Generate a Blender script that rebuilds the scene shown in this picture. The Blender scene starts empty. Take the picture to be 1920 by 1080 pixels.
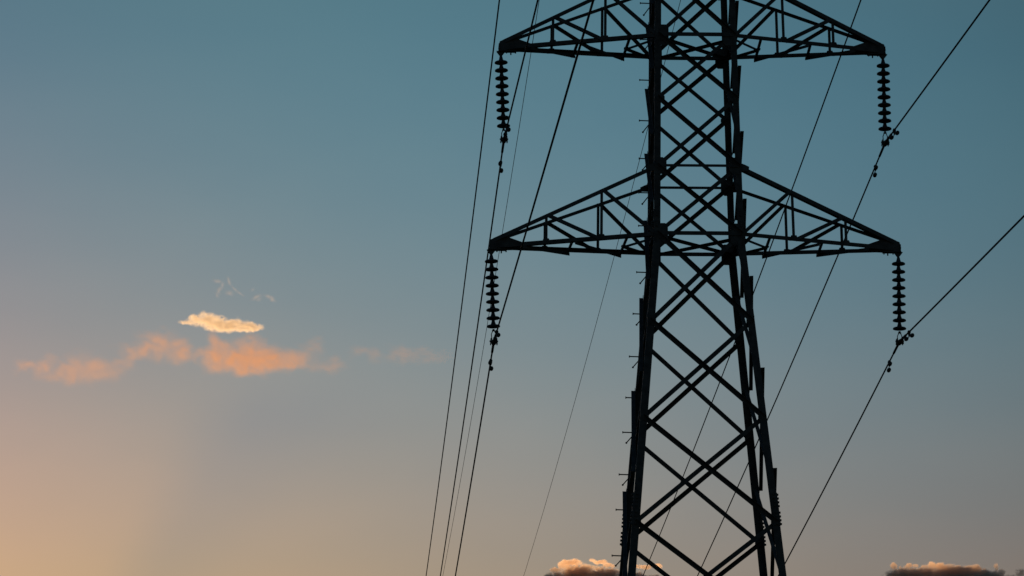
import bpy, bmesh, math, random
from mathutils import Vector, Matrix

SC = bpy.context.scene
COL = SC.collection
random.seed(7)

# ------------------------------------------------------------------ camera
F_PX, PITCH, YAW, ROLL = 6323.29, 0.22154, 0.03804, -0.00249
CAM = Vector((-5.73966, -61.0, 1.6))
FWD = Vector((math.sin(YAW) * math.cos(PITCH), math.cos(YAW) * math.cos(PITCH), math.sin(PITCH)))
_R = Vector((math.cos(YAW), -math.sin(YAW), 0))
_U = _R.cross(FWD)
RIGHT = _R * math.cos(ROLL) + _U * math.sin(ROLL)
UP = -_R * math.sin(ROLL) + _U * math.cos(ROLL)
cd = bpy.data.cameras.new('camera')
cam = bpy.data.objects.new('camera', cd)
COL.objects.link(cam)
cd.sensor_width = 36.0
cd.lens = F_PX / 1920 * 36.0
cd.clip_start = 0.5
cd.clip_end = 60000
M = Matrix((RIGHT, UP, -FWD)).transposed().to_4x4()
M.translation = CAM
cam.matrix_world = M
SC.camera = cam

# ------------------------------------------------------------------ world, sun, exposure
SUN_EL, SUN_AZ = math.radians(2.0), math.radians(-14.0)      # azimuth measured clockwise from +Y
world = bpy.data.worlds.new('World')
SC.world = world
world.use_nodes = True
wt = world.node_tree
wt.nodes.clear()


def link(t, a, b):
    t.links.new(a, b)


def nmath(t, op, a, b=None, c=None, clamp=False):
    n = t.nodes.new('ShaderNodeMath')
    n.operation = op
    n.use_clamp = clamp
    for i, v in enumerate((a, b, c)):
        if v is None:
            continue
        if isinstance(v, (int, float)):
            n.inputs[i].default_value = v
        else:
            link(t, v, n.inputs[i])
    return n.outputs[0]


sky = wt.nodes.new('ShaderNodeTexSky')
sky.sky_type = 'NISHITA'
sky.sun_disc = False
sky.sun_elevation = SUN_EL
sky.sun_rotation = SUN_AZ
sky.dust_density = 1
sky.ozone_density = 1
sky.air_density = 1.5
# dusk grade of the sky: a gain per channel that drifts slowly over the dome
tc = wt.nodes.new('ShaderNodeTexCoord')
sp = wt.nodes.new('ShaderNodeSeparateXYZ')
link(wt, tc.outputs['Generated'], sp.inputs[0])
az = nmath(wt, 'SUBTRACT', nmath(wt, 'ARCTAN2', sp.outputs[0], sp.outputs[1]), 0.038)
el = nmath(wt, 'SUBTRACT', nmath(wt, 'ARCSINE', sp.outputs[2]), 0.2215)
az = nmath(wt, 'MULTIPLY', nmath(wt, 'MAXIMUM', nmath(wt, 'MINIMUM', az, 0.158), -0.158), 10)
el = nmath(wt, 'MULTIPLY', nmath(wt, 'MAXIMUM', nmath(wt, 'MINIMUM', el, 0.09), -0.09), 10)
sep = wt.nodes.new('ShaderNodeSeparateColor')
link(wt, sky.outputs[0], sep.inputs[0])
comb = wt.nodes.new('ShaderNodeCombineColor')
GRADE = ([-3.0504, -0.083, -0.5404, -0.0285, 0.015, -0.0529, 0.2561, 0.0782, -0.01, -0.0047],
         [-2.2561, -0.0165, -0.0118, -0.0588, 0.0261, -0.0868, 0.0375, -0.0376, -0.0139, -0.0055],
         [-1.4084, -0.036, -0.1718, -0.0481, 0.0239, -0.0633, -0.0262, -0.031, -0.0142, -0.0182])
az2, azel, el2 = nmath(wt, 'MULTIPLY', az, az), nmath(wt, 'MULTIPLY', az, el), nmath(wt, 'MULTIPLY', el, el)
el3, azel2 = nmath(wt, 'MULTIPLY', el2, el), nmath(wt, 'MULTIPLY', az, el2)
az2el, az3 = nmath(wt, 'MULTIPLY', az2, el), nmath(wt, 'MULTIPLY', az2, az)


def ramp01(t, v, lo, hi):
    n = t.nodes.new('ShaderNodeMapRange')
    n.interpolation_type = 'SMOOTHSTEP'
    link(t, v, n.inputs['Value'])
    for i, x in zip((1, 2, 3, 4), (lo, hi, 0.0, 1.0)):
        n.inputs[i].default_value = x
    return n.outputs[0]


# a shaft of cloud shadow painted into the sky gain, fanning out from the low sun
th = nmath(wt, 'ARCTAN2', nmath(wt, 'ADD', az, 1.66), nmath(wt, 'ADD', el, 1.83))
shaft = nmath(wt, 'MULTIPLY', ramp01(wt, th, 0.40, 0.56), nmath(wt, 'SUBTRACT', 1.0, ramp01(wt, th, 0.54, 0.80)))
shaft = nmath(wt, 'MULTIPLY', shaft, nmath(wt, 'SUBTRACT', 1.0, ramp01(wt, el, -0.42, -0.22)))
# faint uneven haze, drawn out level
hm_ = wt.nodes.new('ShaderNodeMapping')
hm_.inputs['Scale'].default_value = (14, 14, 34)
link(wt, tc.outputs['Generated'], hm_.inputs['Vector'])
hz = wt.nodes.new('ShaderNodeTexNoise')
hz.inputs['Scale'].default_value = 1.0
hz.inputs['Detail'].default_value = 5
link(wt, hm_.outputs[0], hz.inputs['Vector'])
veil = nmath(wt, 'MULTIPLY', nmath(wt, 'SUBTRACT', hz.outputs[0], 0.5), 0.16)
for ch, g in enumerate(GRADE):
    s = nmath(wt, 'MULTIPLY_ADD', az, g[1], g[0])
    for v, k in zip((el, az2, azel, el2, el3, azel2, az2el, az3), g[2:]):
        s = nmath(wt, 'MULTIPLY_ADD', v, k, s)
    s = nmath(wt, 'MULTIPLY_ADD', shaft, (-0.13, -0.07, 0.005)[ch], s)
    s = nmath(wt, 'MULTIPLY_ADD', veil, (1.0, 0.55, 0.25)[ch], s)
    link(wt, nmath(wt, 'MULTIPLY', sep.outputs[ch], nmath(wt, 'EXPONENT', s)), comb.inputs[ch])
bg = wt.nodes.new('ShaderNodeBackground')
bg.inputs[1].default_value = 1.0
link(wt, comb.outputs[0], bg.inputs[0])
wo = wt.nodes.new('ShaderNodeOutputWorld')
link(wt, bg.outputs[0], wo.inputs[0])

sd = bpy.data.lights.new('sun', 'SUN')
sd.energy = 4.5
sd.angle = math.radians(0.5)
sd.color = (1.0, 0.60, 0.27)
sun = bpy.data.objects.new('sun', sd)
COL.objects.link(sun)
TOSUN = Vector((math.sin(SUN_AZ) * math.cos(SUN_EL), math.cos(SUN_AZ) * math.cos(SUN_EL), math.sin(SUN_EL)))
sun.rotation_mode = 'QUATERNION'
sun.rotation_quaternion = TOSUN.to_track_quat('Z', 'Y')

SC.view_settings.view_transform = 'Standard'
SC.view_settings.look = 'None'
SC.view_settings.exposure = 0.0
SC.view_settings.gamma = 1.0
SC.render.engine = 'CYCLES'
SC.cycles.use_denoising = True
SC.cycles.volume_bounces = 6
SC.cycles.max_bounces = 10


# ------------------------------------------------------------------ helpers
def at(px, py, dist):
    """World point seen at a pixel of the 1920x1080 photograph, dist metres along the view axis."""
    d = FWD * F_PX + RIGHT * (px - 960) - UP * (py - 540)
    return CAM + d * (dist / F_PX)


def tag(o, label=None, cat=None, group=None, kind=None):
    if label: o['label'] = label
    if cat: o['category'] = cat
    if group: o['group'] = group
    if kind: o['kind'] = kind
    return o


def empty(name, loc, parent=None):
    o = bpy.data.objects.new(name, None)
    o.empty_display_size = 0.2
    COL.objects.link(o)
    if parent: o.parent = parent
    o.location = loc
    return o


class MB:
    """Collects verts and faces in world space and links them as one mesh object."""
    def __init__(self):
        self.v, self.f = [], []

    def add(self, vs, fs):
        n = len(self.v)
        self.v += [Vector(p) for p in vs]
        self.f += [tuple(i + n for i in f) for f in fs]

    def build(self, name, mat, parent=None, origin=None, smooth=False):
        off = origin if origin is not None else Vector((0, 0, 0))
        me = bpy.data.meshes.new(name)
        me.from_pydata([p - off for p in self.v], [], self.f)
        bm = bmesh.new()
        bm.from_mesh(me)
        bmesh.ops.recalc_face_normals(bm, faces=bm.faces)
        bm.to_mesh(me)
        bm.free()
        me.materials.append(mat)
        if smooth:
            for p in me.polygons: p.use_smooth = True
        o = bpy.data.objects.new(name, me)
        COL.objects.link(o)
        o.location = off
        if parent:
            o.parent = parent
            w = Vector((0, 0, 0))
            q = parent
            while q:
                w += q.location
                q = q.parent
            o.location = off - w
        return o

    def sweep(self, pts, prof, u, n, closed=True):
        """Sweep a closed 2-D profile (list of (a, b) on axes u, n; u, n may be lists per point)."""
        k = len(prof)
        vs, fs = [], []
        for i, p in enumerate(pts):
            uu = u[i] if isinstance(u, list) else u
            nn = n[i] if isinstance(n, list) else n
            vs += [Vector(p) + uu * a + nn * b for a, b in prof]
        for i in range(len(pts) - 1):
            for j in range(k):
                j2 = (j + 1) % k
                fs.append((i * k + j, i * k + j2, (i + 1) * k + j2, (i + 1) * k + j))
        fs.append(tuple(range(k - 1, -1, -1)))
        fs.append(tuple((len(pts) - 1) * k + j for j in range(k)))
        self.add(vs, fs)

    def angle(self, p0, p1, n, b=0.07, t=0.008, side=1, out=1, b2=None):
        """Rolled L section from p0 to p1: one flange flat in the face whose normal is n, the other standing along n*out."""
        p0, p1, n = Vector(p0), Vector(p1), Vector(n).normalized()
        d = (p1 - p0).normalized()
        n = (n - d * n.dot(d)).normalized()
        u = n.cross(d) * side
        o = n * out
        b2 = b2 or b
        prof = [(-b / 2, 0), (b / 2, 0), (b / 2, b2), (b / 2 - t, b2), (b / 2 - t, t), (-b / 2, t)]
        self.sweep([p0, p1], prof, u, o)

    def plate(self, poly, n, t=0.01):
        n = Vector(n).normalized()
        k = len(poly)
        vs = [Vector(p) - n * t / 2 for p in poly] + [Vector(p) + n * t / 2 for p in poly]
        fs = [tuple(range(k - 1, -1, -1)), tuple(range(k, 2 * k))]
        fs += [(i, (i + 1) % k, k + (i + 1) % k, k + i) for i in range(k)]
        self.add(vs, fs)

    def box(self, c, sx, sy, sz):
        c = Vector(c)
        self.plate([c + Vector((-sx / 2, -sy / 2, 0)), c + Vector((sx / 2, -sy / 2, 0)), c + Vector((sx / 2, sy / 2, 0)), c + Vector((-sx / 2, sy / 2, 0))], (0, 0, 1), sz)

    def tube(self, pts, r, seg=8, ref=None):
        pts = [Vector(p) for p in pts]
        us, ns = [], []
        for i in range(len(pts)):
            d = (pts[min(i + 1, len(pts) - 1)] - pts[max(i - 1, 0)]).normalized()
            a = ref or (Vector((1, 0, 0)) if abs(d.x) < 0.8 else Vector((0, 0, 1)))
            u = (a - d * a.dot(d)).normalized()
            us.append(u)
            ns.append(d.cross(u))
        rr = r if isinstance(r, list) else None
        if rr:
            k = seg
            vs, fs = [], []
            for i, p in enumerate(pts):
                vs += [p + us[i] * (rr[i] * math.cos(2 * math.pi * j / k)) + ns[i] * (rr[i] * math.sin(2 * math.pi * j / k)) for j in range(k)]
            for i in range(len(pts) - 1):
                for j in range(k):
                    j2 = (j + 1) % k
                    fs.append((i * k + j, i * k + j2, (i + 1) * k + j2, (i + 1) * k + j))
            fs.append(tuple(range(k - 1, -1, -1)))
            fs.append(tuple((len(pts) - 1) * k + j for j in range(k)))
            self.add(vs, fs)
        else:
            prof = [(r * math.cos(2 * math.pi * j / seg), r * math.sin(2 * math.pi * j / seg)) for j in range(seg)]
            self.sweep(pts, prof, us, ns)

    def lathe(self, base, axis, prof, seg=20):
        """prof: list of (radius, height along axis)."""
        pts = [Vector(base) + Vector(axis) * h for r, h in prof]
        axis = Vector(axis).normalized()
        u = axis.orthogonal().normalized()
        n = axis.cross(u)
        k = seg
        vs, fs = [], []
        for p, (r, h) in zip(pts, prof):
            r = max(r, 1e-4)
            vs += [p + u * (r * math.cos(2 * math.pi * j / k)) + n * (r * math.sin(2 * math.pi * j / k)) for j in range(k)]
        for i in range(len(pts) - 1):
            for j in range(k):
                j2 = (j + 1) % k
                fs.append((i * k + j, i * k + j2, (i + 1) * k + j2, (i + 1) * k + j))
        fs.append(tuple(range(k - 1, -1, -1)))
        fs.append(tuple((len(pts) - 1) * k + j for j in range(k)))
        self.add(vs, fs)


# ------------------------------------------------------------------ materials
def material(name, base, rough=0.6, metallic=0.0, vary=0.3, scale=6.0, spec=0.3, bump=0.0):
    m = bpy.data.materials.new(name)
    m.use_nodes = True
    t = m.node_tree
    b = t.nodes['Principled BSDF']
    tcn = t.nodes.new('ShaderNodeTexCoord')
    nz = t.nodes.new('ShaderNodeTexNoise')
    nz.inputs['Scale'].default_value = scale
    nz.inputs['Detail'].default_value = 6
    link(t, tcn.outputs['Object'], nz.inputs['Vector'])
    ramp = t.nodes.new('ShaderNodeValToRGB')
    ramp.color_ramp.elements[0].position = 0.3
    ramp.color_ramp.elements[1].position = 0.7
    ramp.color_ramp.elements[0].color = tuple(c * (1 - vary) for c in base) + (1,)
    ramp.color_ramp.elements[1].color = tuple(c * (1 + vary) for c in base) + (1,)
    link(t, nz.outputs[0], ramp.inputs[0])
    link(t, ramp.outputs[0], b.inputs['Base Color'])
    b.inputs['Roughness'].default_value = rough
    b.inputs['Metallic'].default_value = metallic
    b.inputs['Specular IOR Level'].default_value = spec
    if bump:
        bn = t.nodes.new('ShaderNodeBump')
        bn.inputs['Strength'].default_value = bump
        link(t, nz.outputs[0], bn.inputs['Height'])
        link(t, bn.outputs[0], b.inputs['Normal'])
    return m


STEEL = material('weathered_dark_steel', (0.062, 0.055, 0.046), 0.75, 0.0, 0.35, 9, 0.15)
GLASS = material('brown_glazed_porcelain', (0.040, 0.030, 0.024), 0.35, 0.0, 0.2, 12, 0.3)
WIRE = material('dull_aluminium_strand', (0.022, 0.023, 0.024), 0.7, 0.0, 0.2, 20, 0.15)
CONC = material('footing_concrete', (0.28, 0.27, 0.25), 0.9, 0, 0.25, 5, 0.2, 0.3)
GRASS = material('dry_field_grass', (0.05, 0.06, 0.025), 0.95, 0, 0.5, 0.6, 0.1, 0.6)
BLOCKER = material('blocker_hillside', (0.035, 0.045, 0.025), 0.95, 0, 0.5, 0.01, 0.1)  # only for the added ridge that blocks the sun

# ------------------------------------------------------------------ ground and an added ridge that blocks the sun
gm = MB()
G = 30000.0
gm.add([(-G, -G, 0), (G, -G, 0), (G, G, 0), (-G, G, 0)], [(0, 1, 2, 3)])
tag(gm.build('ground', GRASS), kind='structure')

# an added, unseen ridge below the frame, shaped as a light blocker: its crest keeps the last sun off the pylon and off the foot of the low clouds
CREST = 928.0
hm = MB()
NA, NR = 400, 14
vs, fs = [], []
for i in range(NA + 1):
    x = -9000 + 12000 * i / NA
    y0 = 8560 + 120 * math.sin(x * 0.0013) - 0.10 * (x + 1000)
    h = CREST + 5 * math.sin(x * 0.011) + 4 * math.sin(x * 0.027 + 1) + (55 * math.sin((x + 2600) * 0.0012) if x < -2600 else 0) + 11 * min(1, max(0, (x - 285) / 80)) - (0.09 * (x - 900) if x > 900 else 0)
    h *= min(1, 0.2 + 5 * i / NA, 0.1 + 5 * (NA - i) / NA)
    for j in range(NR + 1):
        q = 2 * j / NR - 1                                  # -1 near foot, 0 crest, 1 far foot
        rough = 1 + 0.10 * math.sin(x * 0.004 + j) * abs(q) * (1 - abs(q)) * 4
        vs.append((x, y0 + 2600 * q, h * (1 - abs(q)) ** 1.15 * rough - 2.0))
for i in range(NA):
    for j in range(NR):
        q = i * (NR + 1) + j
        fs.append((q, q + 1, q + NR + 2, q + NR + 1))
hm.add(vs, fs)
tag(hm.build('sun_blocking_ridge', BLOCKER, smooth=True), kind='structure')

# ------------------------------------------------------------------ pylon dimensions
Z0, Z1, Z2, Z3, Z4, Z5, Z6 = 20.0505, 18.8166, 17.5057, 16.2142, 14.5361, 12.7181, 10.7756
W0, W3, W6 = 0.70845, 0.77404, 1.26577
LEV_UP = [16.2142, 17.5057, 18.8166, 20.0505, 21.36, 22.62, 23.887, 25.2, 26.45]
LEV_DN = [16.2142, 14.5361, 12.7181, 10.7756, 8.68, 6.42, 3.98, 1.35]
ARMS = [(Z3, Z2, 3.8037, 3.8037, 16.147), (Z0, 21.36, 3.6174, 3.6174, 19.9925), (23.887, 25.2, 3.5092, 3.6251, 23.83)]


def hw(z):
    if z > Z3: return W3 + (W0 - W3) * (z - Z3) / (Z0 - Z3)
    return W3 + (W6 - W3) * (Z3 - z) / (Z3 - Z6)


LEG = 0.055          # the leg's angle section: corner stands this far outside its centre line


def corner(sx, sy, z, d=0.0):
    w = hw(z) + d
    return Vector((sx * w, sy * w, z))


pylon = empty('lattice_pylon', (0, 0, 0))
tag(pylon, 'tall black steel lattice pylon with crossed bracing and pointed side arms against the sky', 'pylon')

# legs
legs = {}
for sx in (-1, 1):
    for sy in (-1, 1):
        m = MB()
        pts = [corner(sx, sy, z, LEG + (0.008 if z < Z3 else 0)) for z in (0.12, 8.68, Z3)]
        fl, t = 0.135, 0.014
        prof = [(0, 0), (-fl, 0), (-fl, -t), (-t, -t), (-t, -fl), (0, -fl)]
        m.sweep(pts, prof, Vector((sx, 0, 0)), Vector((0, sy, 0)))
        pts = [corner(sx, sy, z, LEG) for z in (Z3, Z0, 26.45)]
        fl, t = 0.115, 0.012
        prof = [(0, 0), (-fl, 0), (-fl, -t), (-t, -t), (-t, -fl), (0, -fl)]
        m.sweep(pts, prof, Vector((sx, 0, 0)), Vector((0, sy, 0)))
        legs[sx, sy] = m.build('leg', STEEL, pylon)
        # splices with bolts
        for zc, hl in ((11.02, 0.30), (16.50, 0.17), (4.6, 0.3)):
            s = MB()
            a0, a1 = corner(sx, sy, zc - hl, LEG + 0.010), corner(sx, sy, zc + hl, LEG + 0.010)
            if zc < Z3:
                a0, a1 = corner(sx, sy, zc - hl, LEG + 0.018), corner(sx, sy, zc + hl, LEG + 0.018)
            fl, t = 0.12, 0.010
            prof = [(0, 0), (-fl, 0), (-fl, -t), (-t, -t), (-t, -fl), (0, -fl)]
            s.sweep([a0, a1], prof, Vector((sx, 0, 0)), Vector((0, sy, 0)))
            nb = 4 if hl > 0.25 else 3
            for grp in (-1, 1):
                for b in range(nb):
                    z = zc + grp * (0.06 + b * (hl - 0.09) / (nb - 1))
                    p = corner(sx, sy, z, LEG + 0.012)
                    for off, ax in ((Vector((0, -sy * 0.06, 0)), Vector((sx, 0, 0))), (Vector((-sx * 0.06, 0, 0)), Vector((0, sy, 0)))):
                        s.tube([p + off, p + off + ax * 0.034], 0.021, 6)
            s.build('splice_plate', STEEL, legs[sx, sy])
        f = MB()
        c = corner(sx, sy, 0.15, 0.0)
        f.lathe(Vector((c.x, c.y, -0.3)), (0, 0, 1), [(0.42, 0), (0.42, 0.42), (0.36, 0.50), (0.02, 0.52)], 24)
        f.build('footing', CONC, pylon)

# step bolts up the far left leg (photo rows; True = its second bolt shows as well)
STEPS = [(8, 1), (76, 1), (152, 0), (228, 1), (299, 1), (363, 1), (425, 0), (512, 1), (590, 1), (670, 1), (747, 0), (812, 1), (891, 1), (957, 0), (1043, 1)]


def leg_z_at_row(py, sx, sy):
    lo, hi = 5.0, 26.0
    for _ in range(50):
        mid = (lo + hi) / 2
        d = corner(sx, sy, mid, LEG) - CAM
        row = 540 - F_PX * d.dot(UP) / d.dot(FWD)
        lo, hi = (lo, mid) if row < py else (mid, hi)
    return (lo + hi) / 2


rows = [(leg_z_at_row(py, -1, 1), w) for py, w in STEPS]
zz = rows[-1][0] - 0.78
k = 0
while zz > 3.0:
    rows.append((zz, k % 3 != 1))
    zz -= 0.78
    k += 1
for z, second in rows:
    m = MB()
    p = corner(-1, 1, z, LEG) + Vector((0, -0.055, 0))
    e = p + Vector((-0.165, 0, 0.004))
    m.tube([p, e], 0.0115, 8)
    m.tube([e, e + Vector((-0.016, 0, 0))], 0.021, 8)
    if second:
        q = corner(-1, 1, z, LEG) + Vector((0.02, 0, -0.045))
        e = q + Vector((-0.105, 0.22, -0.10))
        m.tube([q, e], 0.0105, 8)
        m.tube([e, e + (e - q).normalized() * 0.014], 0.019, 8)
    m.build('step_bolt', STEEL, legs[-1, 1])


# body bracing: front and rear faces in panels, the two side faces staggered by half a panel
def face_point(face, side, z, d):
    if face == 'front': return corner(side, -1, z) + Vector((0, -d, 0))
    if face == 'rear': return corner(side, 1, z) + Vector((0, d, 0))
    if face == 'left': return corner(-1, side, z) + Vector((-d, 0, 0))
    return corner(1, side, z) + Vector((d, 0, 0))


NORM = {'front': Vector((0, -1, 0)), 'rear': Vector((0, 1, 0)), 'left': Vector((-1, 0, 0)), 'right': Vector((1, 0, 0))}


def brace(face, za, zb, side, d, b, name, out, flip=1):
    """Bar from the upper node on one leg to the lower node on the other."""
    m = MB()
    hi, lo = face_point(face, side, za, d), face_point(face, -side, zb, d)
    v = (lo - hi).normalized()
    m.angle(hi - v * 0.02, lo + v * 0.02, NORM[face], b, 0.008, flip, out)
    m.build(name, STEEL, pylon)


levels = LEV_DN[::-1] + LEV_UP[1:]
for i in range(len(levels) - 1):
    zb, za = levels[i], levels[i + 1]
    b = 0.083 if za <= Z3 + 0.01 else 0.075
    for face in ('front', 'rear'):
        fx = 1 if face == 'front' else -1
        brace(face, za, zb, -1, LEG + 0.012, b, 'diagonal_brace', 1, fx)
        brace(face, za, zb, 1, LEG - 0.022, b, 'diagonal_brace', -1, -fx)
mids = [(levels[i] + levels[i + 1]) / 2 for i in range(len(levels) - 1)]
for i in range(len(mids) - 1):
    zb, za = mids[i], mids[i + 1]
    b = 0.072 if za <= Z3 + 0.9 else 0.066
    for face in ('left', 'right'):
        first = 1 if face == 'left' else -1
        brace(face, za, zb, first, LEG + 0.010, b, 'lacing_bar', 1, first * -1)
        brace(face, za, zb, -first, LEG - 0.022, b, 'lacing_bar', -1, -1)

# horizontal ties and plan bracing at the arm levels
ties = []
for zb, zt in ((Z3, Z2), (Z0, 21.36), (23.887, 25.2)):
    for z, b in ((zb, 0.075), (zt, 0.050)):
        for face in ('front', 'rear', 'left', 'right'):
            m = MB()
            m.angle(face_point(face, -1, z, LEG + 0.026), face_point(face, 1, z, LEG + 0.026), NORM[face], b, 0.007, 1, -1)
            m.build('tie_bar', STEEL, pylon)
    for s in (-1, 1):
        m = MB()
        m.angle(corner(-1, s, zb - 0.04 * (s > 0)), corner(1, -s, zb - 0.04 * (s > 0)), (0, 0, 1), 0.055, 0.006, 1, -1)
        m.build('plan_brace', STEEL, pylon)

# gusset plates
def gusset(sx, sy, z, w, h, dz=0.0, cut=0.4):
    m = MB()
    c = corner(sx, sy, z + dz, 0)
    y = Vector((0, sy * (LEG + 0.004), 0))
    s = Vector((-sx, 0, 0))
    x0, x1 = -0.05, w
    P = [c + y + s * x0 + Vector((0, 0, -h)), c + y + s * (x1 * cut) + Vector((0, 0, -h)), c + y + s * x1 + Vector((0, 0, -h * cut)),
         c + y + s * x1 + Vector((0, 0, h * cut)), c + y + s * (x1 * cut) + Vector((0, 0, h)), c + y + s * x0 + Vector((0, 0, h))]
    m.plate(P, (0, 1, 0), 0.010)
    m.build('gusset_plate', STEEL, pylon)


for zb, zt in ((Z3, Z2), (Z0, 21.36), (23.887, 25.2)):
    for sx in (-1, 1):
        for sy in (-1, 1):
            gusset(sx, sy, zb, 0.20, 0.20, -0.01, 0.75)
            gusset(sx, sy, zt, 0.17, 0.16, 0.0, 0.6)
for z in (Z1, 22.62):
    for sx in (-1, 1):
        for sy in (-1, 1):
            gusset(sx, sy, z, 0.13, 0.10, 0.0, 0.3)
for z in (Z4, Z5, Z6, 8.68, 6.42, 3.98):
    for sx in (-1, 1):
        for sy in (-1, 1):
            gusset(sx, sy, z, 0.10, 0.10, 0.0, 0.3)


# ------------------------------------------------------------------ cross arms
TIPS = {}


def cross_arm(sx, zb, zt, L, zp):
    w, wt_ = hw(zb), hw(zt)
    TY = 0.045                                         # half spread of the chords at the tip
    def bot(sy, u): return Vector((sx * (w + (L - w) * u), sy * (w + 0.035 + (TY - w - 0.035) * u), zb + (zp - 0.015 - zb) * u))
    def top(sy, u): return Vector((sx * (wt_ + (L - wt_) * u), sy * (wt_ + 0.035 + (TY - wt_ - 0.035) * u), zt + (zp + 0.085 - zt) * u))
    root = MB()                                        # tip plates are the arm's own mesh
    t = Vector((sx * L, 0, zp))
    for sy in (-1, 1):
        y = Vector((0, sy * 0.058, 0))
        root.plate([t + y + Vector((-sx * 0.62, 0, 0.05)), t + y + Vector((-sx * 0.62, 0, -0.055)), t + y + Vector((sx * 0.03, 0, -0.075)),
                    t + y + Vector((sx * 0.05, 0, 0.0)), t + y + Vector((sx * 0.02, 0, 0.11)), t + y + Vector((-sx * 0.2, 0, 0.20))], (0, 1, 0), 0.012)
    root.box(t + Vector((sx * 0.035, 0, -0.005)), 0.014, 0.16, 0.14)
    root.box(t + Vector((-sx * 0.12, 0, -0.072)), 0.34, 0.15, 0.014)
    for k in range(4):
        c = t + Vector((-sx * (0.02 + 0.085 * k), (-0.05 if k % 2 else 0.05), -0.075))
        root.tube([c, c + Vector((0, 0, -0.05))], 0.013, 6)
    # hanger: a triangular plate with a slot under the tip
    for y in (-0.03, 0.03):
        h = t + Vector((0, y, 0))
        root.plate([h + Vector((-0.085, 0, -0.072)), h + Vector((0.085, 0, -0.072)), h + Vector((0.022, 0, -0.155)), h + Vector((0.0, 0, -0.172)), h + Vector((-0.022, 0, -0.155))], (0, 1, 0), 0.012)
    root.tube([t + Vector((0, -0.05, -0.15)), t + Vector((0, 0.05, -0.15))], 0.014, 8)
    arm = root.build('cross_arm', STEEL, pylon)

    def part(name, a, b, n, wd, side=1, out=1, b2=None):
        m = MB()
        m.angle(a, b, n, wd, 0.008, side, out, b2)
        m.build(name, STEEL, arm)
    for sy in (-1, 1):
        part('chord', bot(sy, -0.02), bot(sy, 0.985), (0, sy, 0.0), 0.075, 1, -1)
        part('chord', top(sy, -0.02), top(sy, 0.985), (0, sy, 0.25), 0.078 if sy < 0 else 0.062, -1, -1)
        for u in (1 / 3, 2 / 3):
            part('post', top(sy, u) + Vector((0, -sy * .012, 0.02)), bot(sy, u) + Vector((0, -sy * .012, -0.02)), (0, sy, 0), 0.052, 1, -1)
        for ua, ub in ((1 / 3, -0.01), (2 / 3, 1 / 3)):
            a, b = top(sy, ua - 0.012), bot(sy, ub + 0.018)
            part('arm_brace', a + Vector((0, sy * .012, 0)), b + Vector((0, sy * .012, 0)), (0, sy, 0), 0.062, sx, -1)
    dn = Vector((0, 0, -0.030))
    us = (0.18, 0.51)
    for u in us:
        a, b = bot(-1, u) + dn, bot(1, u + 0.012) + dn
        v = (b - a).normalized()
        part('plan_strut', a - v * 0.05, b + v * 0.07, (0, 0, 1), 0.055, 1, -1, 0.05)
    for ua, ub in ((0.51 - 0.02, 0.18 + 0.03), (0.80, 0.51 + 0.03)):
        a, b = bot(-1, ua) + dn * 1.4, bot(1, ub) + dn * 1.4
        v = (b - a).normalized()
        part('plan_strut', a - v * 0.05, b + v * 0.09, (0, 0, 1), 0.06, sx, -1, 0.055)
    mid = (bot(-1, 0.18) + bot(1, 0.18)) / 2 + dn * 1.2
    for sy in (-1, 1):
        a = bot(sy, -0.03) + dn * 1.2
        v = (mid - a).normalized()
        part('plan_strut', a, mid + v * 0.03, (0, 0, 1), 0.05, sx * sy, -1, 0.045)
    # small plates where the posts meet the chords
    def small_plate(poly, n, t_=0.010):
        m = MB()
        m.plate(poly, n, t_)
        m.build('gusset_plate', STEEL, arm)
    q = 0.06
    small_plate([mid + Vector((-q, -q, 0)), mid + Vector((q, -q, 0)), mid + Vector((q, q, 0)), mid + Vector((-q, q, 0))], (0, 0, 1), 0.012)
    for sy in (-1, 1):
        c = top(sy, 0) + Vector((sx * 0.10, sy * 0.008, -0.03))
        small_plate([c + Vector((-sx * 0.16, 0, 0.13)), c + Vector((sx * 0.02, 0, 0.06)), c + Vector((sx * 0.10, 0, 0.02)), c + Vector((sx * 0.09, 0, -0.06)), c + Vector((-sx * 0.16, 0, -0.07))], (0, 1, 0))
        for u in (1 / 3, 2 / 3):
            p = bot(sy, u)
            small_plate([p + Vector((-0.09, 0, -0.035)), p + Vector((0.09, 0, -0.035)), p + Vector((0.05, 0, 0.07)), p + Vector((-0.05, 0, 0.07))], (0, 1, 0))
    return t


for row, (zb, zt, Ll, Lr, zp) in enumerate(ARMS):
    TIPS[row, -1] = cross_arm(-1, zb, zt, Ll, zp)
    TIPS[row, 1] = cross_arm(1, zb, zt, Lr, zp)

# earth wire cross head on top
m = MB()
ZP = 26.438
for sy in (-1, 1):
    m.angle((-2.1, sy * 0.05, ZP + 0.05), (1.25, sy * 0.05, ZP + 0.05), (0, sy, 0), 0.08, 0.008, 1, 1)
for sx, L in ((-1, 2.06), (1, 1.18)):
    for sy in (-1, 1):
        m.angle(corner(sx, sy, 25.2, 0.02), (sx * L, sy * 0.05, ZP), (0, sy, 0), 0.07, 0.008, 1, 1)
for sx in (-1, 1):
    for sy in (-1, 1):
        m.angle(corner(sx, sy, 26.3), (0, sy * 0.05, ZP + 0.5), (0, sy, 0), 0.07, 0.008, 1, 1)
m.build('earth_wire_bracket', STEEL, pylon)

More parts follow.
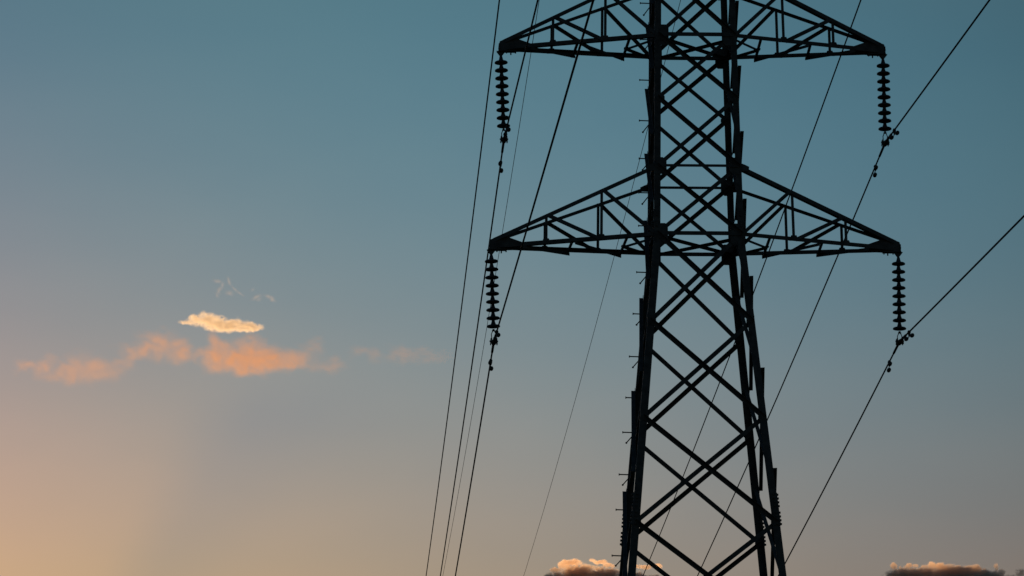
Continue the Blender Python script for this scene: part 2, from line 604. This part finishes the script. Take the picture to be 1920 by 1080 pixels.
# ------------------------------------------------------------------ insulator strings
CLAMP = {(1, -1): Vector((-3.5612, 0, 18.2068)), (0, -1): Vector((-3.7561, 0, 14.3369)),
         (1, 1): Vector((3.6190, 0, 18.2003)), (0, 1): Vector((3.7849, 0, 14.3775)),
         (2, -1): Vector((-3.5092, 0, 22.0768)), (2, 1): Vector((3.6251, 0, 22.0768))}
WHERE = {(1, -1): 'from the tip of the upper left arm', (0, -1): 'from the tip of the lower left arm',
         (1, 1): 'from the tip of the upper right arm', (0, 1): 'from the tip of the lower right arm',
         (2, -1): 'from the topmost left arm', (2, 1): 'from the topmost right arm'}
FAR_PHI, FAR_K = -0.0154, 4.1574e-4
NEAR_PHI, NEAR_K = -0.020, 1.42e-4
FAR_S = {(2, -1): .110186, (1, -1): .101586, (0, -1): .095667, (2, 1): .12312, (1, 1): .12042, (0, 1): .118341}
NEAR_S = {(2, -1): .035, (1, -1): .0378, (0, -1): .0286, (2, 1): .035, (1, 1): .037, (0, 1): .0346}


def far_pt(a, s, t): return Vector((a.x + t * math.sin(FAR_PHI), a.y + t * math.cos(FAR_PHI), a.z - s * t + FAR_K * t * t))
def near_pt(a, s, t): return Vector((a.x - t * math.sin(NEAR_PHI), a.y - t * math.cos(NEAR_PHI), a.z - s * t + NEAR_K * t * t))


DISC = [(0.012, 0.118), (0.026, 0.116), (0.030, 0.100), (0.035, 0.072), (0.044, 0.046), (0.049, 0.028), (0.080, 0.019), (0.108, 0.013), (0.123, 0.002),
        (0.126, -0.010), (0.123, -0.020), (0.112, -0.025), (0.100, -0.018), (0.088, -0.026), (0.072, -0.016), (0.055, -0.026), (0.040, -0.022), (0.030, -0.030), (0.026, -0.037), (0.012, -0.039)]
disc_mesh = None
for key in sorted(CLAMP):
    tip, cl = TIPS[key], CLAMP[key]
    top = tip + Vector((0, 0, -0.150))
    ax = (top - cl).normalized()
    st = empty('insulator_string', top)
    tag(st, 'black string of nine insulator discs hanging %s' % WHERE[key], 'insulator', 'suspension insulator strings')
    m = MB()
    m.tube([top, top - ax * 0.05], 0.016, 8)
    m.build('shackle', STEEL, st)
    rot = Vector((0, 0, 1)).rotation_difference(ax)
    for i in range(9):
        c = top - ax * (0.135 + 0.1545 * i)
        if disc_mesh is None:
            d = MB()
            d.lathe(Vector((0, 0, 0)), (0, 0, 1), DISC, 28)
            o = d.build('insulator_disc', GLASS, smooth=True)
            disc_mesh = o.data
        else:
            o = bpy.data.objects.new('insulator_disc', disc_mesh)
            COL.objects.link(o)
        o.parent = st
        o.location = c - top
        o.rotation_mode = 'QUATERNION'
        o.rotation_quaternion = rot
    # link straps and the boat shaped clamp that holds the wire
    last = top - ax * (0.135 + 0.1545 * 8 + 0.07)
    m = MB()
    y = Vector((1, 0, 0))
    m.tube([last + ax * 0.01, last - ax * 0.03], 0.020, 8)
    m.tube([last + y * -0.03 - ax * 0.02, last + y * 0.03 - ax * 0.02], 0.012, 8)
    for s in (-1, 1):
        m.tube([last + y * 0.012 * s - ax * 0.015, last + y * 0.042 * s - ax * 0.085, cl + y * 0.036 * s + Vector((0, 0, 0.02))], 0.0085, 6)
    a, b = far_pt(cl, FAR_S[key], 0.16), near_pt(cl, NEAR_S[key], 0.16)
    m.tube([b, b * 0.5 + cl * 0.5 + Vector((0, 0, -0.012)), cl + Vector((0, 0, -0.018)), a * 0.5 + cl * 0.5 + Vector((0, 0, -0.012)), a], [0.024, 0.044, 0.052, 0.044, 0.024], 10)
    for s in (-1, 1):
        for yy in (-0.05, 0.05):
            p = cl + Vector((s * 0.032, yy, 0))
            m.tube([p + Vector((s * 0.02, 0, 0.052)), p + Vector((s * 0.028, 0, -0.062))], 0.011, 6)
        m.tube([cl + Vector((s * 0.02, 0, 0)), cl + Vector((s * 0.080, 0, 0.0))], 0.016, 6)
    m.build('suspension_clamp', STEEL, st)

# ------------------------------------------------------------------ conductors and earth wires
WNAME = {(1, -1): 'black power cable held in the clamp under the upper left insulator string', (0, -1): 'black power cable held in the clamp under the lower left insulator string',
         (1, 1): 'black power cable held in the clamp under the upper right insulator string', (0, 1): 'black power cable held in the clamp under the lower right insulator string',
         (2, -1): 'black power cable farthest left, running straight from top edge to bottom edge', (2, 1): 'black power cable crossing behind both right arms without touching an insulator string'}
FAR_T = [0, .3, .8, 1.5, 3, 5, 8, 12] + [16 + 6 * i for i in range(42)]
NEAR_T = [.3, .8, 1.5, 3, 5, 8] + [11 + 5 * i for i in range(24)]
for key, cl in CLAMP.items():
    pts = [near_pt(cl, NEAR_S[key], t) for t in NEAR_T[::-1]] + [far_pt(cl, FAR_S[key], t) for t in FAR_T]
    m = MB()
    m.tube(pts, 0.0155, 8, Vector((1, 0, 0)))
    w = m.build('power_cable', WIRE, origin=cl.copy(), smooth=True)
    tag(w, WNAME[key], 'cable', 'power cables of the line')
    m = MB()
    pts = [near_pt(cl, NEAR_S[key], t) for t in (0.72, 0.66, .3)] + [far_pt(cl, FAR_S[key], t) for t in (0, .3, 0.68, .74)]
    m.tube(pts, [.0156, .023, .024, .026, .024, .023, .0156], 8, Vector((1, 0, 0)))
    m.build('armour_rod', WIRE, w)
for x, s, lab in ((-2.0594, .100258, 'thin black wire slanting down between the left cables, behind both left arm tips'),
                  (1.1804, .107232, 'thin black wire passing behind the tower, from its top centre to bottom middle')):
    a = Vector((x, 0, ZP))
    pts = [near_pt(a, .03, t) for t in NEAR_T[::-1]] + [far_pt(a, s, t) for t in FAR_T]
    m = MB()
    m.tube(pts, 0.0075, 6, Vector((1, 0, 0)))
    w = m.build('earth_wire', WIRE, origin=a, smooth=True)
    tag(w, lab, 'wire', 'earth wires of the line')

# ------------------------------------------------------------------ vibration dampers on the cables
DW = {(1, -1): 'upper left', (0, -1): 'lower left', (1, 1): 'upper right', (0, 1): 'lower right', (2, -1): 'topmost left', (2, 1): 'topmost right'}
for key, cl in CLAMP.items():
    if key[0] == 2:
        continue                                            # the topmost pair hangs above the picture
    for far in (0, 1):
        f = (lambda t: far_pt(cl, FAR_S[key], t)) if far else (lambda t: near_pt(cl, NEAR_S[key], t))
        tc_ = 1.22 if far else 1.0
        p = f(tc_)
        d = (f(tc_ + 0.1) - f(tc_ - 0.1)).normalized()
        dn = Vector((0, 0, -0.085))
        dp = empty('vibration_damper', p)
        tag(dp, (('small black two weight damper on the cable below the %s insulator string' if far else 'small black damper on the rising cable, right of the %s clamp') % DW[key]), 'damper', 'vibration dampers on the cables')
        m = MB()
        m.tube([p + Vector((0, 0, 0.03)), p + Vector((0, 0, 0.0)), p + dn * 0.6, p + dn], [0.018, 0.034, 0.02, 0.017], 8)
        m.tube([p - d * 0.025, p + d * 0.025], 0.030, 8)
        m.build('clamp', STEEL, dp)
        m = MB()
        m.tube([p + dn - d * 0.20 + Vector((0, 0, -0.012)), p + dn, p + dn + d * 0.20 + Vector((0, 0, -0.012))], 0.008, 6)
        m.build('messenger_cable', STEEL, dp)
        for s in (-1, 1):
            q = p + dn + d * (0.13 * s) + Vector((0.02 * s, 0, -0.012))
            m = MB()
            m.tube([q, q + d * (0.015 * s), q + d * (0.06 * s), q + d * (0.105 * s), q + d * (0.12 * s)], [0.022, 0.036, 0.040, 0.036, 0.018], 10)
            m.build('weight', STEEL, dp, smooth=True)


# ------------------------------------------------------------------ clouds (volumes far beyond the pylon)
def cloud(name, label, blobs, dist, density, color=(1, 1, 1), noise=(6.0, 0.5), aniso=0.4, soft=0.5, depth=0.8, detail=6.0, group=None, edge=0.55, rim=0.12, grow=1.0, warp=0.7):
    """blobs: (px, py, rx, ry) in photo pixels; each becomes an ellipsoid at the cloud's real distance and size."""
    k = dist / F_PX
    ps = []
    for px, py, rx, ry, *tilt in blobs:
        c = at(px, py, dist)
        tilt = math.radians(tilt[0]) if tilt else 0.0          # clockwise as seen in the photo
        ps.append((c, rx * k * grow, ry * k * grow, depth * (rx + ry) / 2 * k * grow, tilt))
    cen = sum((p[0] for p in ps), Vector()) / len(ps)
    size = max(p[1] for p in ps)
    rotm = Matrix((_R, FWD - UP * FWD.dot(UP), UP)).transposed()
    hor = Vector((FWD.x, FWD.y, 0)).normalized()
    bm = bmesh.new()
    for c, rx, ry, rd, ti in ps:
        r = bmesh.ops.create_icosphere(bm, subdivisions=3, radius=1.0)
        for v in r['verts']:
            q = v.co
            v.co = (c - cen) + (_R * (q.x * rx * math.cos(ti) + q.z * ry * math.sin(ti)) + hor * (q.y * rd) + Vector((0, 0, 1)) * (q.z * ry * math.cos(ti) - q.x * rx * math.sin(ti))) * 1.22 + q * (0.25 * warp * noise[0] * k)
    me = bpy.data.meshes.new(name)
    bm.to_mesh(me)
    bm.free()
    o = bpy.data.objects.new(name, me)
    COL.objects.link(o)
    o.location = cen
    rm = o.modifiers.new('merge', 'REMESH')
    rm.mode = 'VOXEL'
    rm.voxel_size = max(min(p[2] for p in ps) / 4, size / 140)
    mat = bpy.data.materials.new(name + '_vapour')
    mat.use_nodes = True
    t = mat.node_tree
    t.nodes.clear()
    geo = t.nodes.new('ShaderNodeTexCoord')
    pos = geo.outputs['Object']
    # distance field of the blobs (0 at the rim, 1 in the middle), frayed by noise
    # billows: fine grained across the cloud, drawn out along its depth
    rot = t.nodes.new('ShaderNodeMapping')
    rot.inputs['Rotation'].default_value = (0, 0, YAW)
    link(t, pos, rot.inputs['Vector'])
    stretch = t.nodes.new('ShaderNodeVectorMath')
    stretch.operation = 'MULTIPLY'
    stretch.inputs[1].default_value = (1, 0.35, 1.25)
    link(t, rot.outputs[0], stretch.inputs[0])
    nz = t.nodes.new('ShaderNodeTexNoise')
    nz.inputs['Scale'].default_value = 1.0 / (noise[0] * k)
    nz.inputs['Detail'].default_value = detail
    nz.inputs['Roughness'].default_value = 0.62
    nz.inputs['Distortion'].default_value = 0.6
    link(t, stretch.outputs[0], nz.inputs['Vector'])
    wn = t.nodes.new('ShaderNodeTexNoise')
    wn.inputs['Scale'].default_value = 0.6 / (noise[0] * k)
    wn.inputs['Detail'].default_value = 4
    link(t, stretch.outputs[0], wn.inputs['Vector'])
    wc = t.nodes.new('ShaderNodeVectorMath')
    wc.operation = 'SUBTRACT'
    link(t, wn.outputs['Color'], wc.inputs[0])
    wc.inputs[1].default_value = (0.5, 0.5, 0.5)
    wa = t.nodes.new('ShaderNodeVectorMath')
    wa.operation = 'MULTIPLY_ADD'
    link(t, wc.outputs[0], wa.inputs[0])
    wa.inputs[1].default_value = (2 * warp * noise[0] * k,) * 3
    link(t, pos, wa.inputs[2])
    pos = wa.outputs[0]
    best = None
    for c, rx, ry, rd, ti in ps:
        d = c - cen
        mp = t.nodes.new('ShaderNodeMapping')
        mp.vector_type = 'POINT'
        # rotate about z by the camera's heading so the ellipsoid axes line up, then scale to a unit ball
        sub = t.nodes.new('ShaderNodeVectorMath')
        sub.operation = 'SUBTRACT'
        link(t, pos, sub.inputs[0])
        sub.inputs[1].default_value = d
        mp.inputs['Rotation'].default_value = (0, 0, YAW)
        link(t, sub.outputs[0], mp.inputs['Vector'])
        mu = t.nodes.new('ShaderNodeVectorMath')
        mu.operation = 'MULTIPLY'
        tl = t.nodes.new('ShaderNodeMapping')
        tl.inputs['Rotation'].default_value = (0, -ti, 0)
        link(t, mp.outputs[0], tl.inputs['Vector'])
        link(t, tl.outputs[0], mu.inputs[0])
        mu.inputs[1].default_value = (1 / rx, 1 / rd, 1 / ry)
        ln = t.nodes.new('ShaderNodeVectorMath')
        ln.operation = 'LENGTH'
        link(t, mu.outputs[0], ln.inputs[0])
        f = nmath(t, 'SUBTRACT', 1.0, ln.outputs['Value'])
        best = f if best is None else nmath(t, 'SMOOTH_MAX', best, f, 0.15)
    fr = nmath(t, 'MULTIPLY', nmath(t, 'SUBTRACT', nz.outputs[0], edge), noise[1] * 2)
    fld = nmath(t, 'ADD', best, fr)
    dens = nmath(t, 'MULTIPLY', nmath(t, 'DIVIDE', fld, soft, clamp=True), density)
    gate = nmath(t, 'MULTIPLY', dens, nmath(t, 'DIVIDE', best, rim, clamp=True))
    pv = t.nodes.new('ShaderNodeVolumePrincipled')
    pv.inputs['Color'].default_value = color + (1,)
    pv.inputs['Anisotropy'].default_value = aniso
    link(t, gate, pv.inputs['Density'])
    ou = t.nodes.new('ShaderNodeOutputMaterial')
    link(t, pv.outputs[0], ou.inputs['Volume'])
    mat.cycles.volume_step_rate = 0.12
    me.materials.append(mat)
    tag(o, label, 'cloud', group)
    return o


GRP = 'small clouds in the sunset sky'
LOW = 'low dark clouds at the bottom edge'
SUNSET_TINT = (.76, .41, .10)  # reddened low sunlight, put into the vapour colour
cloud('cloud', 'small bright cream cloud with a flat base, floating above the orange clouds',
      [(372, 600, 20, 9), (388, 600, 22, 13), (406, 607, 25, 13), (430, 611, 32, 11), (440, 605, 15, 9), (462, 613, 27, 9), (478, 617, 16, 5), (354, 604, 17, 4)], 5600, 0.095, (1, .95, .87), (10, 1.9), .5, .6, .8, 7, GRP, .48, .6, 1.36, .7)
SOFT = dict(rim=1.0, grow=1.95, warp=1.3)
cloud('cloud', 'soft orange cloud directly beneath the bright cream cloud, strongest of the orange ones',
      [(408, 668, 28, 20), (432, 674, 40, 14), (476, 662, 34, 22), (480, 674, 50, 16), (520, 674, 40, 14), (545, 677, 30, 9), (402, 642, 8, 22), (470, 688, 26, 10)], 6200, 0.0165, SUNSET_TINT, (26, 1.1), .5, 1.1, 1.2, 5, GRP, .5, **SOFT)
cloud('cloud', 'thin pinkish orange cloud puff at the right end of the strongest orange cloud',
      [(592, 652, 14, 14), (576, 662, 20, 10), (622, 684, 26, 10)], 6200, 0.006, SUNSET_TINT, (22, 1.1), .5, 1.1, 1.2, 5, GRP, .5, **SOFT)
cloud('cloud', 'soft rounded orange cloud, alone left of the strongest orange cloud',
      [(296, 646, 32, 16), (322, 645, 28, 16), (340, 662, 22, 14), (262, 656, 28, 10)], 6200, 0.0115, SUNSET_TINT, (26, 1.2), .5, 1.1, 1.2, 5, GRP, .5, **SOFT)
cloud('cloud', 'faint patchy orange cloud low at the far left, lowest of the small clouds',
      [(142, 692, 22, 20), (170, 688, 30, 20), (200, 694, 22, 18), (85, 686, 16, 14), (238, 680, 16, 11), (110, 698, 26, 12), (60, 690, 22, 10)], 6200, 0.0078, SUNSET_TINT, (24, 1.3), .5, 1.1, 1.2, 5, GRP, .5, **SOFT)
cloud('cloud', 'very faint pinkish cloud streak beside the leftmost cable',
      [(788, 656, 16, 10), (760, 664, 34, 9), (690, 662, 26, 8), (815, 668, 22, 8)], 6200, 0.0036, SUNSET_TINT, (22, 1.1), .5, 1.1, 1.2, 5, GRP, .5, **SOFT)
WISP = dict(rim=.9, grow=1.45, warp=.5)
cloud('cloud', 'tiny wispy pale cloud of upright tufts, high above the cream cloud',
      [(407, 528, 9, 5, 10), (416, 537, 4, 10, 20), (411, 545, 5, 8, 15), (408, 552, 4, 7, -25), (430, 528, 4, 11, -25), (439, 542, 9, 3, 40), (431, 549, 8, 5, 15), (452, 551, 9, 3, 40)], 5600, 0.015, (1, .86, .78), (12, .6), .5, 1.0, 1.0, 7, GRP, .5, **WISP)
cloud('cloud', 'tiny flat pale cloud wisp, above the right end of the cream cloud',
      [(481, 558, 11, 4, -20), (487, 561, 6, 3, -30), (503, 556, 11, 4, 20), (511, 561, 9, 4, 35), (473, 544, 6, 3, -50)], 5600, 0.015, (1, .86, .78), (12, .6), .5, 1.0, 1.0, 7, GRP, .5, **WISP)
GLOW_TINT = (.98, .79, .64)  # warm horizon glow on the shaded bodies, put into the vapour colour
cloud('cloud', 'dark brown cloud with a glowing rim at the bottom edge, behind the tower',
      [(1085, 1084, 40, 28), (1045, 1090, 30, 20), (1130, 1092, 50, 30), (1180, 1096, 50, 24), (1230, 1100, 40, 22), (1120, 1118, 150, 44),
       (1072, 1055, 22, 7), (1055, 1060, 10, 7), (1042, 1067, 12, 6), (1112, 1050, 7, 4), (1126, 1054, 15, 5), (1142, 1059, 13, 5), (1205, 1063, 20, 5), (1233, 1062, 8, 6)], 6000, 0.155, GLOW_TINT, (13, 1.6), .55, .4, 0.7, 7, LOW, .48, .25, 1.1, .45)
cloud('cloud', 'dark brown cloud with golden bumps along its top at the bottom right corner',
      [(1700, 1080, 45, 16), (1735, 1080, 40, 16), (1765, 1068, 18, 13), (1790, 1076, 50, 18), (1825, 1076, 30, 17), (1845, 1082, 40, 16), (1868, 1064, 5, 9), (1876, 1075, 11, 9), (1912, 1073, 10, 9), (1790, 1110, 150, 38),
       (1675, 1061, 8, 7), (1689, 1064, 5, 5), (1704, 1062, 9, 5.5), (1718, 1062, 7, 5), (1733, 1063, 7, 6), (1747, 1061, 9, 9)], 6000, 0.155, GLOW_TINT, (13, 1.4), .55, .4, 0.7, 7, LOW, .48, .25, 1.1, .35)
